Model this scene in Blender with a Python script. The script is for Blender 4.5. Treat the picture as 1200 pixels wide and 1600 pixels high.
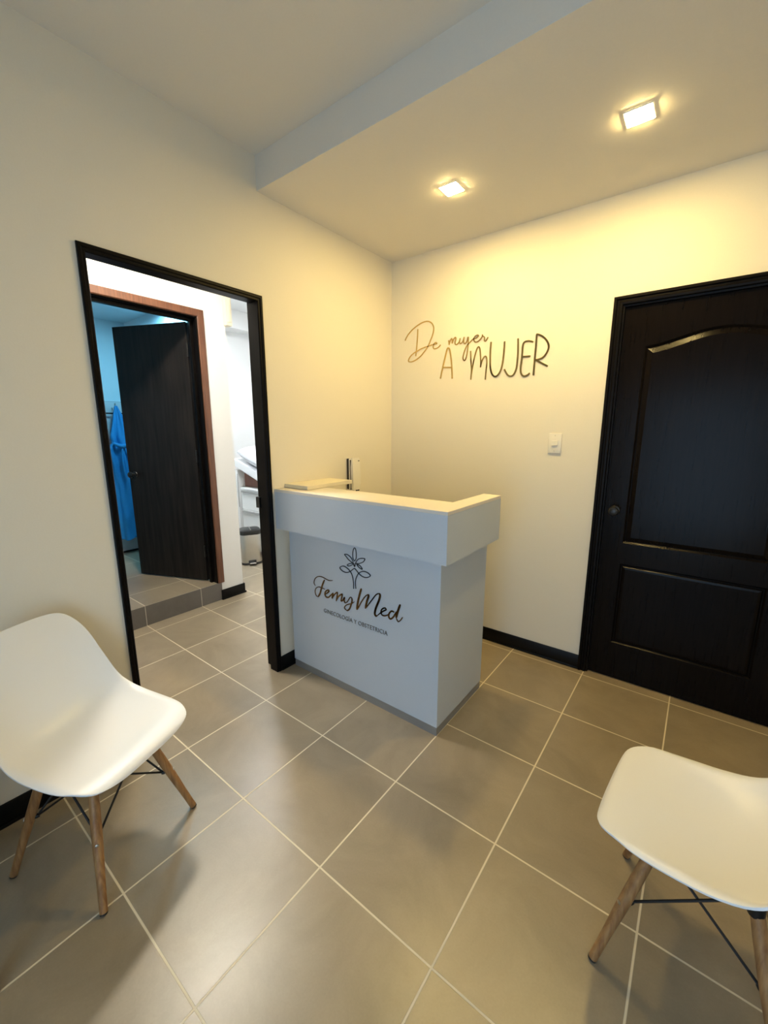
import bpy, bmesh, math, random
from mathutils import Vector, Matrix, noise

random.seed(4)
D = bpy.data
for o in list(D.objects):
    D.objects.remove(o)
SC = bpy.context.scene
COL = SC.collection

# ------------------------------------------------------------------ camera
cam_d = D.cameras.new('camera')
cam = D.objects.new('camera', cam_d)
COL.objects.link(cam)
YAW, PITCH = -0.65461, -0.19613
fwd = Vector((math.sin(YAW) * math.cos(PITCH), math.cos(YAW) * math.cos(PITCH), math.sin(PITCH)))
cam.location = (1.9634, -2.6519, 1.4919)
cam.rotation_euler = fwd.to_track_quat('-Z', 'Y').to_euler()
cam_d.sensor_fit = 'HORIZONTAL'
cam_d.sensor_width = 36.0
cam_d.lens = 36.0 * 645.31 / 1200.0
cam_d.clip_start = 0.02
SC.camera = cam

# ------------------------------------------------------------------ light and exposure
EXPOSURE = 0.46
W_WINDOW, C_WINDOW = 15.5, (0.42, 0.70, 1.0)
E_DOWN, C_DOWN = 445.0, (1.0, 0.72, 0.26)
E_HALL, C_HALL = 222.0, (1.0, 0.92, 0.78)
E_EXAM, C_EXAM = 75.0, (0.90, 0.95, 1.0)
W_BATH, C_BATH = 13.0, (0.25, 0.72, 1.0)
E_ROOM, C_ROOM = 1.5, (1.0, 0.80, 0.50)

SC.view_settings.view_transform = 'Standard'
SC.view_settings.look = 'None'
SC.view_settings.gamma = 1.0
SC.view_settings.use_curve_mapping = False
SC.view_settings.exposure = EXPOSURE

world = D.worlds.new('daylight_sky')
SC.world = world
world.use_nodes = True
wb = world.node_tree.nodes['Background']
wb.inputs[0].default_value = (0.62, 0.78, 1.0, 1)
wb.inputs[1].default_value = 1.0


def area(name, loc, rot, sx, sy, power, colour):
    l = D.lights.new(name, 'AREA')
    l.shape = 'RECTANGLE'
    l.size, l.size_y = sx, sy
    l.energy = power
    l.color = colour
    o = D.objects.new(name, l)
    o.location = loc
    o.rotation_euler = rot
    COL.objects.link(o)
    return o


# daylight through the street window behind the camera ; unseen cool lamp added to tint the bathroom
area('window_daylight', (1.95, -3.66, 1.05), (math.radians(90), 0, 0), 1.3, 1.8, W_WINDOW, C_WINDOW)
area('added_bath_lamp', (-1.95, -0.85, 2.55), (0, 0, 0), 0.22, 0.16, W_BATH, C_BATH)

# ------------------------------------------------------------------ materials


def nodes(name):
    m = D.materials.new(name)
    m.use_nodes = True
    nt = m.node_tree
    return m, nt, nt.nodes['Principled BSDF']


def N(nt, kind, **kw):
    n = nt.nodes.new(kind)
    for k, v in kw.items():
        setattr(n, k, v)
    return n


def mat(name, col, rough=0.5, metal=0.0, spec=0.5, bump=0.0, scale=60.0, var=0.0, coat=0.0, emit=None, es=0.0, stretch=None):
    """plain surface with a fine procedural grain in colour and bump"""
    m, nt, b = nodes(name)
    b.inputs['Roughness'].default_value = rough
    b.inputs['Metallic'].default_value = metal
    b.inputs['Specular IOR Level'].default_value = spec
    b.inputs['Coat Weight'].default_value = coat
    tc = N(nt, 'ShaderNodeTexCoord')
    mp = N(nt, 'ShaderNodeMapping')
    nt.links.new(tc.outputs['Object'], mp.inputs[0])
    if stretch:
        mp.inputs['Scale'].default_value = stretch
    nz = N(nt, 'ShaderNodeTexNoise')
    nz.inputs['Scale'].default_value = scale
    nz.inputs['Detail'].default_value = 5
    nt.links.new(mp.outputs[0], nz.inputs['Vector'])
    r = N(nt, 'ShaderNodeValToRGB')
    lo = tuple(c * (1 - var) for c in col)
    hi = tuple(min(1, c * (1 + var)) for c in col)
    r.color_ramp.elements[0].position = 0.3
    r.color_ramp.elements[1].position = 0.7
    r.color_ramp.elements[0].color = (*lo, 1)
    r.color_ramp.elements[1].color = (*hi, 1)
    nt.links.new(nz.outputs['Fac'], r.inputs[0])
    nt.links.new(r.outputs[0], b.inputs['Base Color'])
    if bump:
        bp = N(nt, 'ShaderNodeBump')
        bp.inputs['Strength'].default_value = bump
        bp.inputs['Distance'].default_value = 0.002
        nt.links.new(nz.outputs['Fac'], bp.inputs['Height'])
        nt.links.new(bp.outputs[0], b.inputs['Normal'])
    if emit:
        b.inputs['Emission Color'].default_value = (*emit, 1)
        b.inputs['Emission Strength'].default_value = es
    return m


def tile_mat(name, x0, y0, size, tone, grout, rough, gw=0.005, vertical=None):
    """square ceramic tiles laid on a world grid; vertical = 'yz' or 'xz' for walls"""
    m, nt, b = nodes(name)
    L = nt.links.new
    geo = N(nt, 'ShaderNodeNewGeometry')
    sep = N(nt, 'ShaderNodeSeparateXYZ')
    L(geo.outputs['Position'], sep.inputs[0])
    a, c = ('X', 'Y') if not vertical else (('Y', 'Z') if vertical == 'yz' else ('X', 'Z'))
    if vertical == 'riser':
        a, c = 'Y', 'Z'

    def M(op, i0, i1=None, v=None):
        n = N(nt, 'ShaderNodeMath', operation=op)
        for k, s in enumerate((i0, i1)):
            if s is None:
                continue
            if isinstance(s, (int, float)):
                n.inputs[k].default_value = s
            else:
                L(s, n.inputs[k])
        return n.outputs[0]
    masks, ids = [], []
    for ax, off in ((a, x0), (c, y0)):
        t = M('DIVIDE', M('SUBTRACT', sep.outputs[ax], off), size)
        ids.append(M('FLOOR', t))
        f = M('FRACT', t)
        d = M('MINIMUM', f, M('SUBTRACT', 1.0, f))
        masks.append(M('DIVIDE', d, gw / size / 2))
    dmin = M('MINIMUM', masks[0], masks[1])
    mr = N(nt, 'ShaderNodeMapRange')
    mr.inputs['From Min'].default_value = 0.75
    mr.inputs['From Max'].default_value = 1.25
    L(dmin, mr.inputs['Value'])
    fac = mr.outputs[0]
    cmb = N(nt, 'ShaderNodeCombineXYZ')
    L(ids[0], cmb.inputs[0])
    L(ids[1], cmb.inputs[1])
    wn = N(nt, 'ShaderNodeTexWhiteNoise')
    L(cmb.outputs[0], wn.inputs['Vector'])
    nz = N(nt, 'ShaderNodeTexNoise')
    nz.inputs['Scale'].default_value = 3.2
    nz.inputs['Detail'].default_value = 7
    nz.inputs['Roughness'].default_value = 0.65
    nz.inputs['Distortion'].default_value = 0.6
    off = N(nt, 'ShaderNodeVectorMath', operation='ADD')
    sc = N(nt, 'ShaderNodeVectorMath', operation='SCALE')
    sc.inputs['Scale'].default_value = 9.0
    L(wn.outputs['Color'], sc.inputs[0])
    L(geo.outputs['Position'], off.inputs[0])
    L(sc.outputs[0], off.inputs[1])
    L(off.outputs[0], nz.inputs['Vector'])
    fine = N(nt, 'ShaderNodeTexNoise')
    fine.inputs['Scale'].default_value = 160
    fine.inputs['Detail'].default_value = 3
    L(geo.outputs['Position'], fine.inputs['Vector'])
    r = N(nt, 'ShaderNodeValToRGB')
    r.color_ramp.elements[0].position = 0.34
    r.color_ramp.elements[1].position = 0.68
    r.color_ramp.elements[0].color = (*[t * 0.86 for t in tone], 1)
    r.color_ramp.elements[1].color = (*[t * 1.14 for t in tone], 1)
    L(nz.outputs['Fac'], r.inputs[0])
    hv = N(nt, 'ShaderNodeHueSaturation')
    v = M('ADD', M('MULTIPLY', wn.outputs['Value'], 0.12), M('ADD', M('MULTIPLY', fine.outputs['Fac'], 0.16), 0.86))
    L(v, hv.inputs['Value'])
    L(r.outputs[0], hv.inputs['Color'])
    mx = N(nt, 'ShaderNodeMix', data_type='RGBA')
    L(fac, mx.inputs['Factor'])
    mx.inputs[6].default_value = (*grout, 1)
    L(hv.outputs[0], mx.inputs[7])
    L(mx.outputs[2], b.inputs['Base Color'])
    rr = M('ADD', M('MULTIPLY', nz.outputs['Fac'], 0.14), rough - 0.07)
    rm = M('ADD', M('MULTIPLY', M('SUBTRACT', 1.0, fac), 0.4), rr)
    L(rm, b.inputs['Roughness'])
    b.inputs['Specular IOR Level'].default_value = 0.7
    bp = N(nt, 'ShaderNodeBump')
    bp.inputs['Strength'].default_value = 0.45
    bp.inputs['Distance'].default_value = 0.0015
    hh = M('ADD', fac, M('MULTIPLY', fine.outputs['Fac'], 0.06))
    L(hh, bp.inputs['Height'])
    L(bp.outputs[0], b.inputs['Normal'])
    return m


def wood(name, dark, light, rough, scale=(30, 30, 2.0), coat=0.0, bump=0.15, spec=0.5):
    m, nt, b = nodes(name)
    L = nt.links.new
    tc = N(nt, 'ShaderNodeTexCoord')
    mp = N(nt, 'ShaderNodeMapping')
    mp.inputs['Scale'].default_value = scale
    L(tc.outputs['Object'], mp.inputs[0])
    nz = N(nt, 'ShaderNodeTexNoise')
    nz.inputs['Scale'].default_value = 2.2
    nz.inputs['Detail'].default_value = 8
    nz.inputs['Distortion'].default_value = 0.4
    L(mp.outputs[0], nz.inputs['Vector'])
    r = N(nt, 'ShaderNodeValToRGB')
    r.color_ramp.elements[0].position = 0.32
    r.color_ramp.elements[1].position = 0.68
    r.color_ramp.elements[0].color = (*dark, 1)
    r.color_ramp.elements[1].color = (*light, 1)
    L(nz.outputs['Fac'], r.inputs[0])
    L(r.outputs[0], b.inputs['Base Color'])
    b.inputs['Roughness'].default_value = rough
    b.inputs['Coat Weight'].default_value = coat
    b.inputs['Specular IOR Level'].default_value = spec
    bp = N(nt, 'ShaderNodeBump')
    bp.inputs['Strength'].default_value = bump
    bp.inputs['Distance'].default_value = 0.001
    L(nz.outputs['Fac'], bp.inputs['Height'])
    L(bp.outputs[0], b.inputs['Normal'])
    return m


GX, GY, TS = 1.5252, -0.0613, 0.45
M_ = {
    'floor': tile_mat('grey_floor_tiles', GX, GY, TS, (0.30, 0.245, 0.170), (0.72, 0.64, 0.48), 0.33, 0.006),
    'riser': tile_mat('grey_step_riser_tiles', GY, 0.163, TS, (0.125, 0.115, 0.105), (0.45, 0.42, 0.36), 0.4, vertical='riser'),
    'bath_tile': tile_mat('pale_bathroom_wall_tiles', 0.05, 0.18, 0.40, (0.55, 0.58, 0.60), (0.40, 0.42, 0.44), 0.35, 0.004, 'yz'),
    'wall': mat('cream_wall_paint', (0.775, 0.73, 0.63), 0.62, bump=0.12, scale=180, var=0.012),
    'ceiling': mat('matt_ceiling_paint', (0.76, 0.725, 0.66), 0.8, bump=0.1, scale=150, var=0.01),
    'white_wall': mat('white_wall_paint', (0.74, 0.735, 0.72), 0.6, bump=0.1, scale=180, var=0.01),
    'bath_wall': mat('bathroom_wall_paint', (0.66, 0.74, 0.78), 0.6, bump=0.1, scale=150, var=0.01),
    'black': wood('black_brown_lacquered_wood', (0.0028, 0.0022, 0.0020), (0.0050, 0.0038, 0.0034), 0.42, bump=0.25, spec=0.10),
    'door': wood('espresso_door_skin', (0.0035, 0.0024, 0.0020), (0.0065, 0.0044, 0.0036), 0.24, scale=(60, 60, 3), bump=0.35, spec=0.10),
    'leaf': wood('dark_walnut_door_leaf', (0.006, 0.0052, 0.005), (0.020, 0.016, 0.014), 0.5, scale=(14, 14, 0.9), bump=0.2, spec=0.25),
    'brown': wood('reddish_brown_door_casing', (0.085, 0.030, 0.014), (0.15, 0.058, 0.026), 0.42, scale=(40, 40, 2.5), coat=0.1),
    'black_skirt': mat('black_skirting', (0.003, 0.003, 0.0032), 0.35, spec=0.2, bump=0.1, scale=70, var=0.2),
    'laminate': mat('white_melamine_daylight_tint', (0.56, 0.62, 0.70), 0.46, bump=0.2, scale=260, var=0.02),  # white board with the cool daylight tint put into its base colour
    'laminate_top': mat('cream_melamine_top', (0.74, 0.70, 0.64), 0.42, bump=0.15, scale=260, var=0.02),
    'plinth': mat('brushed_aluminium_plinth', (0.36, 0.38, 0.41), 0.38, metal=0.6, bump=0.1, scale=200, var=0.05, stretch=(0.1, 0.1, 4)),
    'gold': mat('mirror_gold_acrylic', (0.62, 0.46, 0.19), 0.09, metal=1.0, scale=30, var=0.03),
    'gold_dark': mat('dark_mirror_gold_acrylic', (0.17, 0.11, 0.05), 0.10, metal=1.0, scale=30, var=0.03),
    'ink': mat('dark_bronze_lines', (0.022, 0.026, 0.036), 0.3, metal=0.3, scale=30, var=0.05),
    'caption': mat('bronze_grey_caption', (0.16, 0.15, 0.13), 0.35, metal=0.5, scale=30, var=0.05),
    'shell': mat('white_polypropylene', (0.86, 0.87, 0.89), 0.36, bump=0.05, scale=400, var=0.008),
    'beech': wood('beech_legs', (0.23, 0.105, 0.038), (0.42, 0.225, 0.085), 0.45, scale=(40, 40, 4)),
    'black_metal': mat('black_powder_coated_steel', (0.008, 0.008, 0.009), 0.35, metal=0.2, scale=90, var=0.1, bump=0.05),
    'steel': mat('brushed_stainless_steel', (0.56, 0.54, 0.50), 0.30, metal=1.0, scale=60, var=0.05, bump=0.08, stretch=(6, 6, 0.4)),
    'chrome': mat('chrome', (0.75, 0.75, 0.75), 0.12, metal=1.0, scale=50, var=0.02),
    'black_plastic': mat('black_plastic', (0.012, 0.012, 0.012), 0.32, scale=90, var=0.1, bump=0.05),
    'brown_plastic': mat('dark_brown_plastic', (0.025, 0.016, 0.010), 0.35, scale=90, var=0.1),
    'white_plastic': mat('white_plastic', (0.80, 0.77, 0.70), 0.35, scale=90, var=0.01),
    'cream_plastic': mat('cream_plastic', (0.78, 0.72, 0.56), 0.4, scale=90, var=0.01),
    'gown': mat('blue_gown_fabric', (0.02, 0.27, 0.60), 0.75, scale=220, var=0.12, bump=0.4),
    'white_vinyl': mat('white_vinyl_upholstery', (0.80, 0.80, 0.80), 0.45, scale=120, var=0.01, bump=0.1),
    'linen': mat('white_pillow_linen', (0.84, 0.84, 0.86), 0.8, scale=260, var=0.02, bump=0.3),
    'white_board': mat('white_cabinet_board', (0.82, 0.82, 0.80), 0.4, scale=120, var=0.01),
    'grey_metal': mat('satin_grey_aluminium', (0.45, 0.45, 0.44), 0.35, metal=0.7, scale=80, var=0.03),
    'red_board': wood('red_brown_board', (0.14, 0.055, 0.035), (0.20, 0.085, 0.055), 0.5),
    'glass': None,
    'lamp': mat('warm_downlight_diffuser', (0.9, 0.88, 0.8), 0.4, emit=C_DOWN, es=E_DOWN),
    'lamp_hall': mat('hall_panel_diffuser', (0.9, 0.9, 0.88), 0.4, emit=C_HALL, es=E_HALL),
    'lamp_exam_added': mat('added_exam_diffuser', (0.9, 0.9, 0.9), 0.4, emit=C_EXAM, es=E_EXAM),
    'lamp_room_fill': mat('added_room_fill_diffuser', (0.9, 0.9, 0.9), 0.4, emit=C_ROOM, es=E_ROOM),
    'lamp_frame': mat('white_lamp_frame', (0.85, 0.83, 0.78), 0.4, scale=80, var=0.01),
}
gm, gnt, gb = nodes('clear_window_glass')
gb.inputs['Transmission Weight'].default_value = 1.0
gb.inputs['Roughness'].default_value = 0.02
gb.inputs['Base Color'].default_value = (0.95, 0.98, 1.0, 1)
gtc = N(gnt, 'ShaderNodeTexNoise')
gtc.inputs['Scale'].default_value = 4
gbp = N(gnt, 'ShaderNodeBump')
gbp.inputs['Strength'].default_value = 0.02
gnt.links.new(gtc.outputs['Fac'], gbp.inputs['Height'])
gnt.links.new(gbp.outputs[0], gb.inputs['Normal'])
M_['glass'] = gm

# pen paths of the lettering, in metres on the wall and desk planes (x, z)
WALL_SIGN = {
 'script_De': (0.0075, [[(0.2351,2.1992),(0.2335,2.1535),(0.2306,2.1105),(0.2267,2.0644),(0.2228,2.0385),(0.2202,2.0168)], [(0.1258,2.1348),(0.1370,2.1540),(0.1592,2.1790),(0.1905,2.2024),(0.2267,2.2218),(0.2625,2.2352),(0.2944,2.2404),(0.3190,2.2388),(0.3401,2.2301),(0.3560,2.2161),(0.3658,2.1953),(0.3658,2.1702),(0.3580,2.1404),(0.3448,2.1139),(0.3331,2.0897),(0.3196,2.0685),(0.2953,2.0425),(0.2670,2.0164),(0.2309,1.9952),(0.1977,1.9836),(0.1715,1.9822),(0.1581,1.9888),(0.1617,2.0049),(0.1821,2.0266),(0.2079,2.0416),(0.2299,2.0495),(0.2625,2.0619),(0.2982,2.0695),(0.3265,2.0734),(0.3544,2.0787),(0.3752,2.0806),(0.3940,2.0831),(0.3887,2.0902),(0.3767,2.0874),(0.3684,2.0743),(0.3671,2.0603),(0.3760,2.0508),(0.3966,2.0527),(0.4134,2.0607),(0.4250,2.0719)]]),
 'script_mujer': (0.0075, [[(0.4890,2.0927),(0.4907,2.0795),(0.4929,2.0620)], [(0.4928,2.0654),(0.4995,2.0853),(0.5092,2.1005),(0.5147,2.0937),(0.5147,2.0697)], [(0.5147,2.0697),(0.5256,2.0941),(0.5385,2.1054),(0.5429,2.0953),(0.5373,2.0739),(0.5431,2.0589),(0.5570,2.0620),(0.5686,2.0736),(0.5756,2.0956)], [(0.5756,2.0956),(0.5713,2.0749),(0.5770,2.0617),(0.5906,2.0675),(0.5998,2.0832),(0.6042,2.1001)], [(0.6042,2.1001),(0.6022,2.0729),(0.6095,2.0569),(0.6239,2.0669),(0.6335,2.0974)], [(0.6350,2.0972),(0.6358,2.0622),(0.6336,2.0222),(0.6283,1.9823),(0.6200,1.9560),(0.6104,1.9501),(0.6015,1.9646),(0.6045,1.9882),(0.6149,2.0209),(0.6306,2.0460),(0.6511,2.0636),(0.6696,2.0780),(0.6922,2.0818),(0.7074,2.0936),(0.6989,2.0996),(0.6822,2.0929),(0.6746,2.0774),(0.6838,2.0597),(0.7008,2.0577),(0.7191,2.0686),(0.7331,2.0848),(0.7343,2.0986)], [(0.7343,2.0986),(0.7366,2.0886),(0.7461,2.0831),(0.7501,2.0761),(0.7498,2.0609),(0.7585,2.0556),(0.7672,2.0659),(0.7745,2.0779)]]),
 'letter_A': (0.0095, [[(0.4310,1.8459),(0.4468,1.9162),(0.4636,1.9817),(0.4785,2.0359),(0.4886,2.0424),(0.4981,2.0303),(0.5078,1.9877),(0.5154,1.9383),(0.5210,1.8853),(0.5239,1.8393)], [(0.4424,1.9194),(0.5179,1.9129)]]),
 'letter_M': (0.0085, [[(0.6556,2.0064),(0.6589,1.9590),(0.6631,1.9248),(0.6670,1.8804),(0.6650,1.8225)], [(0.6651,1.8362),(0.6708,1.8835),(0.6783,1.9302),(0.6894,1.9794),(0.7027,2.0179),(0.7137,2.0249),(0.7219,2.0091),(0.7276,1.9688),(0.7317,1.9253),(0.7305,1.8953)], [(0.7305,1.8953),(0.7371,1.9281),(0.7489,1.9535),(0.7633,1.9619),(0.7714,1.9480),(0.7742,1.9147),(0.7714,1.8752),(0.7689,1.8152)]]),
 'letter_U': (0.0105, [[(0.7973,2.0456),(0.7951,1.9978),(0.7960,1.9439),(0.8000,1.8893),(0.8131,1.8483),(0.8340,1.8304),(0.8552,1.8396),(0.8731,1.8705),(0.8820,1.9178),(0.8862,1.9773),(0.8872,2.0383)]]),
 'letter_J': (0.0105, [[(0.9720,2.0451),(0.9763,1.9780),(0.9761,1.9228),(0.9722,1.8675),(0.9575,1.8336),(0.9373,1.8245),(0.9156,1.8368),(0.8944,1.8705)]]),
 'letter_E': (0.0105, [[(1.0673,2.0132),(1.0385,2.0217),(1.0137,2.0180),(1.0049,1.9987),(1.0039,1.9579),(1.0022,1.9065),(0.9995,1.8582),(1.0079,1.8297),(1.0252,1.8180),(1.0448,1.8234),(1.0584,1.8345)], [(1.0029,1.9340),(1.0552,1.9328)]]),
 'letter_R': (0.0105, [[(1.0859,2.0574),(1.0848,1.9895),(1.0834,1.9090),(1.0816,1.8189)], [(1.0860,2.0551),(1.1102,2.0444),(1.1356,2.0247),(1.1545,1.9979),(1.1605,1.9709),(1.1519,1.9422),(1.1331,1.9192),(1.1096,1.9098),(1.0895,1.9084)], [(1.0906,1.9066),(1.1252,1.8865),(1.1628,1.8648)]]),
}
DESK_SIGN = {
 'F': [(0.0035,[(0.2434,0.5926),(0.2333,0.6087),(0.2418,0.6345),(0.2624,0.6523),(0.2840,0.6597),(0.3085,0.6600),(0.3360,0.6546),(0.3599,0.6523),(0.3871,0.6586)]), (0.007,[(0.3219,0.6475),(0.3049,0.6150),(0.2932,0.5861),(0.2812,0.5541),(0.2640,0.5285)]), (0.0035,[(0.2640,0.5285),(0.2480,0.5337),(0.2398,0.5544),(0.2482,0.5778),(0.2704,0.5924),(0.2952,0.5931),(0.3232,0.5907)])],
 'e': [(0.006,[(0.3255,0.5613),(0.3433,0.5736),(0.3558,0.5871),(0.3474,0.5915),(0.3297,0.5793),(0.3220,0.5617),(0.3301,0.5467),(0.3492,0.5477),(0.3669,0.5626),(0.3845,0.5813)])],
 'm': [(0.007,[(0.3879,0.5847),(0.3799,0.5479)]), (0.005,[(0.3800,0.5505),(0.3977,0.5756),(0.4183,0.5949),(0.4220,0.5869),(0.4117,0.5407)]), (0.006,[(0.4117,0.5433),(0.4275,0.5704),(0.4544,0.5925),(0.4591,0.5886),(0.4483,0.5503)])],
 'y': [(0.006,[(0.4483,0.5503),(0.4632,0.5593),(0.4766,0.5793),(0.4730,0.5619),(0.4791,0.5471)]), (0.004,[(0.4791,0.5471),(0.4953,0.5577),(0.5085,0.5762),(0.5199,0.5916),(0.5308,0.5907)]), (0.006,[(0.5308,0.5907),(0.5320,0.5724),(0.5220,0.5422),(0.5104,0.5189),(0.4941,0.5055)]), (0.004,[(0.4941,0.5055),(0.4751,0.5168),(0.4852,0.5348),(0.5079,0.5485),(0.5270,0.5561),(0.5491,0.5732)])],
 'M': [(0.008,[(0.6006,0.6617),(0.5883,0.6260),(0.5756,0.5814),(0.5662,0.5316)]), (0.0045,[(0.5662,0.5316),(0.5768,0.5457),(0.6013,0.5882),(0.6252,0.6218),(0.6453,0.6404)]), (0.008,[(0.6453,0.6404),(0.6502,0.6308),(0.6383,0.5980),(0.6278,0.5556)]), (0.0045,[(0.6278,0.5556),(0.6447,0.5780),(0.6745,0.6183),(0.7005,0.6517),(0.7195,0.6644)]), (0.008,[(0.7195,0.6644),(0.7274,0.6558),(0.7194,0.6248),(0.7001,0.5796),(0.6919,0.5477),(0.6967,0.5355),(0.7064,0.5356)])],
 'ed': [(0.005,[(0.7064,0.5356),(0.7287,0.5582),(0.7539,0.5785),(0.7663,0.5873),(0.7601,0.5948),(0.7445,0.5879),(0.7335,0.5702),(0.7382,0.5528),(0.7539,0.5507),(0.7756,0.5609),(0.7909,0.5758)]), (0.006,[(0.8181,0.5887),(0.8000,0.5888),(0.7848,0.5688),(0.7849,0.5504),(0.7971,0.5461),(0.8152,0.5644),(0.8315,0.5951)]), (0.008,[(0.8547,0.6400),(0.8389,0.5946),(0.8303,0.5610)]), (0.004,[(0.8303,0.5610),(0.8423,0.5450),(0.8570,0.5559),(0.8700,0.5764)])],
 'flower': [(0.0045,[(0.5550,0.8051),(0.5438,0.8189),(0.5421,0.8453),(0.5471,0.8674),(0.5552,0.8794),(0.5630,0.8720),(0.5671,0.8499),(0.5655,0.8231),(0.5550,0.8051)]), (0.0045,[(0.5411,0.7933),(0.5136,0.8041),(0.4952,0.8185),(0.4826,0.8297),(0.5026,0.8325),(0.5210,0.8252),(0.5346,0.8153),(0.5457,0.7961)]), (0.0045,[(0.5616,0.7957),(0.5709,0.8118),(0.5868,0.8246),(0.6069,0.8311),(0.6266,0.8315),(0.6154,0.8135),(0.5954,0.8025),(0.5774,0.7962),(0.5616,0.7957)]), (0.0045,[(0.5502,0.7925),(0.5248,0.7874),(0.5012,0.7735),(0.5128,0.7696),(0.5315,0.7779),(0.5502,0.7925)]), (0.0045,[(0.5684,0.7935),(0.5952,0.7865),(0.6083,0.7716),(0.5905,0.7749),(0.5772,0.7828),(0.5684,0.7935)]), (0.0045,[(0.5456,0.7925),(0.5544,0.7746),(0.5593,0.7952)]), (0.0045,[(0.5451,0.6473),(0.5447,0.6838),(0.5373,0.7186),(0.5215,0.7424),(0.4961,0.7570),(0.4701,0.7608),(0.4457,0.7465),(0.4646,0.7320),(0.4931,0.7289),(0.5215,0.7406),(0.5426,0.7577),(0.5542,0.7647),(0.5677,0.7559),(0.5833,0.7440),(0.6033,0.7332),(0.6298,0.7303),(0.6539,0.7392),(0.6626,0.7499),(0.6454,0.7602),(0.6170,0.7620),(0.5947,0.7527),(0.5787,0.7385),(0.5647,0.7138),(0.5585,0.6870),(0.5613,0.6513)])],
}

# ------------------------------------------------------------------ mesh helpers


def box(bm, x0, x1, y0, y1, z0, z1, bev=0.0, seg=2):
    vs = [bm.verts.new(p) for p in ((x0, y0, z0), (x1, y0, z0), (x1, y1, z0), (x0, y1, z0),
                                    (x0, y0, z1), (x1, y0, z1), (x1, y1, z1), (x0, y1, z1))]
    fs = [bm.faces.new([vs[i] for i in f]) for f in ((0, 3, 2, 1), (4, 5, 6, 7), (0, 1, 5, 4), (1, 2, 6, 5), (2, 3, 7, 6), (3, 0, 4, 7))]
    if bev:
        es = list({e for f in fs for e in f.edges})
        bmesh.ops.bevel(bm, geom=es, offset=bev, segments=seg, affect='EDGES', profile=0.5)
    return bm


def prism(bm, pts, axis, a0, a1, bev=0.0):
    """closed polygon pts (2D) extruded along axis between a0 and a1"""
    def P(p, a):
        return {'x': (a, p[0], p[1]), 'y': (p[0], a, p[1]), 'z': (p[0], p[1], a)}[axis]
    A = [bm.verts.new(P(p, a0)) for p in pts]
    B = [bm.verts.new(P(p, a1)) for p in pts]
    fs = [bm.faces.new(A), bm.faces.new(list(reversed(B)))]
    n = len(pts)
    for i in range(n):
        fs.append(bm.faces.new((A[i], B[i], B[(i + 1) % n], A[(i + 1) % n])))
    if bev:
        es = list(set(list(fs[0].edges) + list(fs[1].edges)))
        bmesh.ops.bevel(bm, geom=es, offset=bev, segments=2, affect='EDGES')
    return bm


def tube(bm, pts, rads, seg=14, cap=True):
    """swept round tube through points with a radius per point"""
    pts = [Vector(p) for p in pts]
    if isinstance(rads, (int, float)):
        rads = [rads] * len(pts)
    rings = []
    up = None
    for i, p in enumerate(pts):
        t = (pts[min(i + 1, len(pts) - 1)] - pts[max(i - 1, 0)]).normalized()
        if up is None:
            up = Vector((0, 0, 1)) if abs(t.z) < 0.9 else Vector((1, 0, 0))
        s = t.cross(up).normalized()
        up = s.cross(t).normalized()
        rings.append([bm.verts.new(p + (s * math.cos(a) + up * math.sin(a)) * rads[i])
                      for a in [2 * math.pi * k / seg for k in range(seg)]])
    for A, B in zip(rings, rings[1:]):
        for k in range(seg):
            bm.faces.new((A[k], A[(k + 1) % seg], B[(k + 1) % seg], B[k]))
    if cap:
        bm.faces.new(list(reversed(rings[0])))
        bm.faces.new(rings[-1])
    return bm


def lathe(bm, prof, origin, axis=(0, 0, 1), seg=28):
    """profile of (radius, distance along axis)"""
    ax = Vector(axis).normalized()
    o = Vector(origin)
    s = ax.cross(Vector((0, 0, 1)) if abs(ax.z) < 0.9 else Vector((1, 0, 0))).normalized()
    u = ax.cross(s)
    rings = []
    for r, h in prof:
        rings.append([bm.verts.new(o + ax * h + (s * math.cos(a) + u * math.sin(a)) * max(r, 1e-5))
                      for a in [2 * math.pi * k / seg for k in range(seg)]])
    for A, B in zip(rings, rings[1:]):
        for k in range(seg):
            bm.faces.new((A[k], A[(k + 1) % seg], B[(k + 1) % seg], B[k]))
    bm.faces.new(list(reversed(rings[0])))
    bm.faces.new(rings[-1])
    return bm


def spline(pts, n=6):
    pts = [Vector(p) for p in pts]
    if len(pts) < 3:
        return [pts[0].lerp(pts[-1], k / (n * 2)) for k in range(n * 2 + 1)]
    out = []
    for i in range(len(pts) - 1):
        p0, p1, p2, p3 = pts[max(i - 1, 0)], pts[i], pts[i + 1], pts[min(i + 2, len(pts) - 1)]
        for k in range(n):
            t = k / n
            out.append(0.5 * ((2 * p1) + (p2 - p0) * t + (2 * p0 - 5 * p1 + 4 * p2 - p3) * t * t + (3 * p1 - p0 - 3 * p2 + p3) * t ** 3))
    out.append(pts[-1])
    return out


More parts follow.
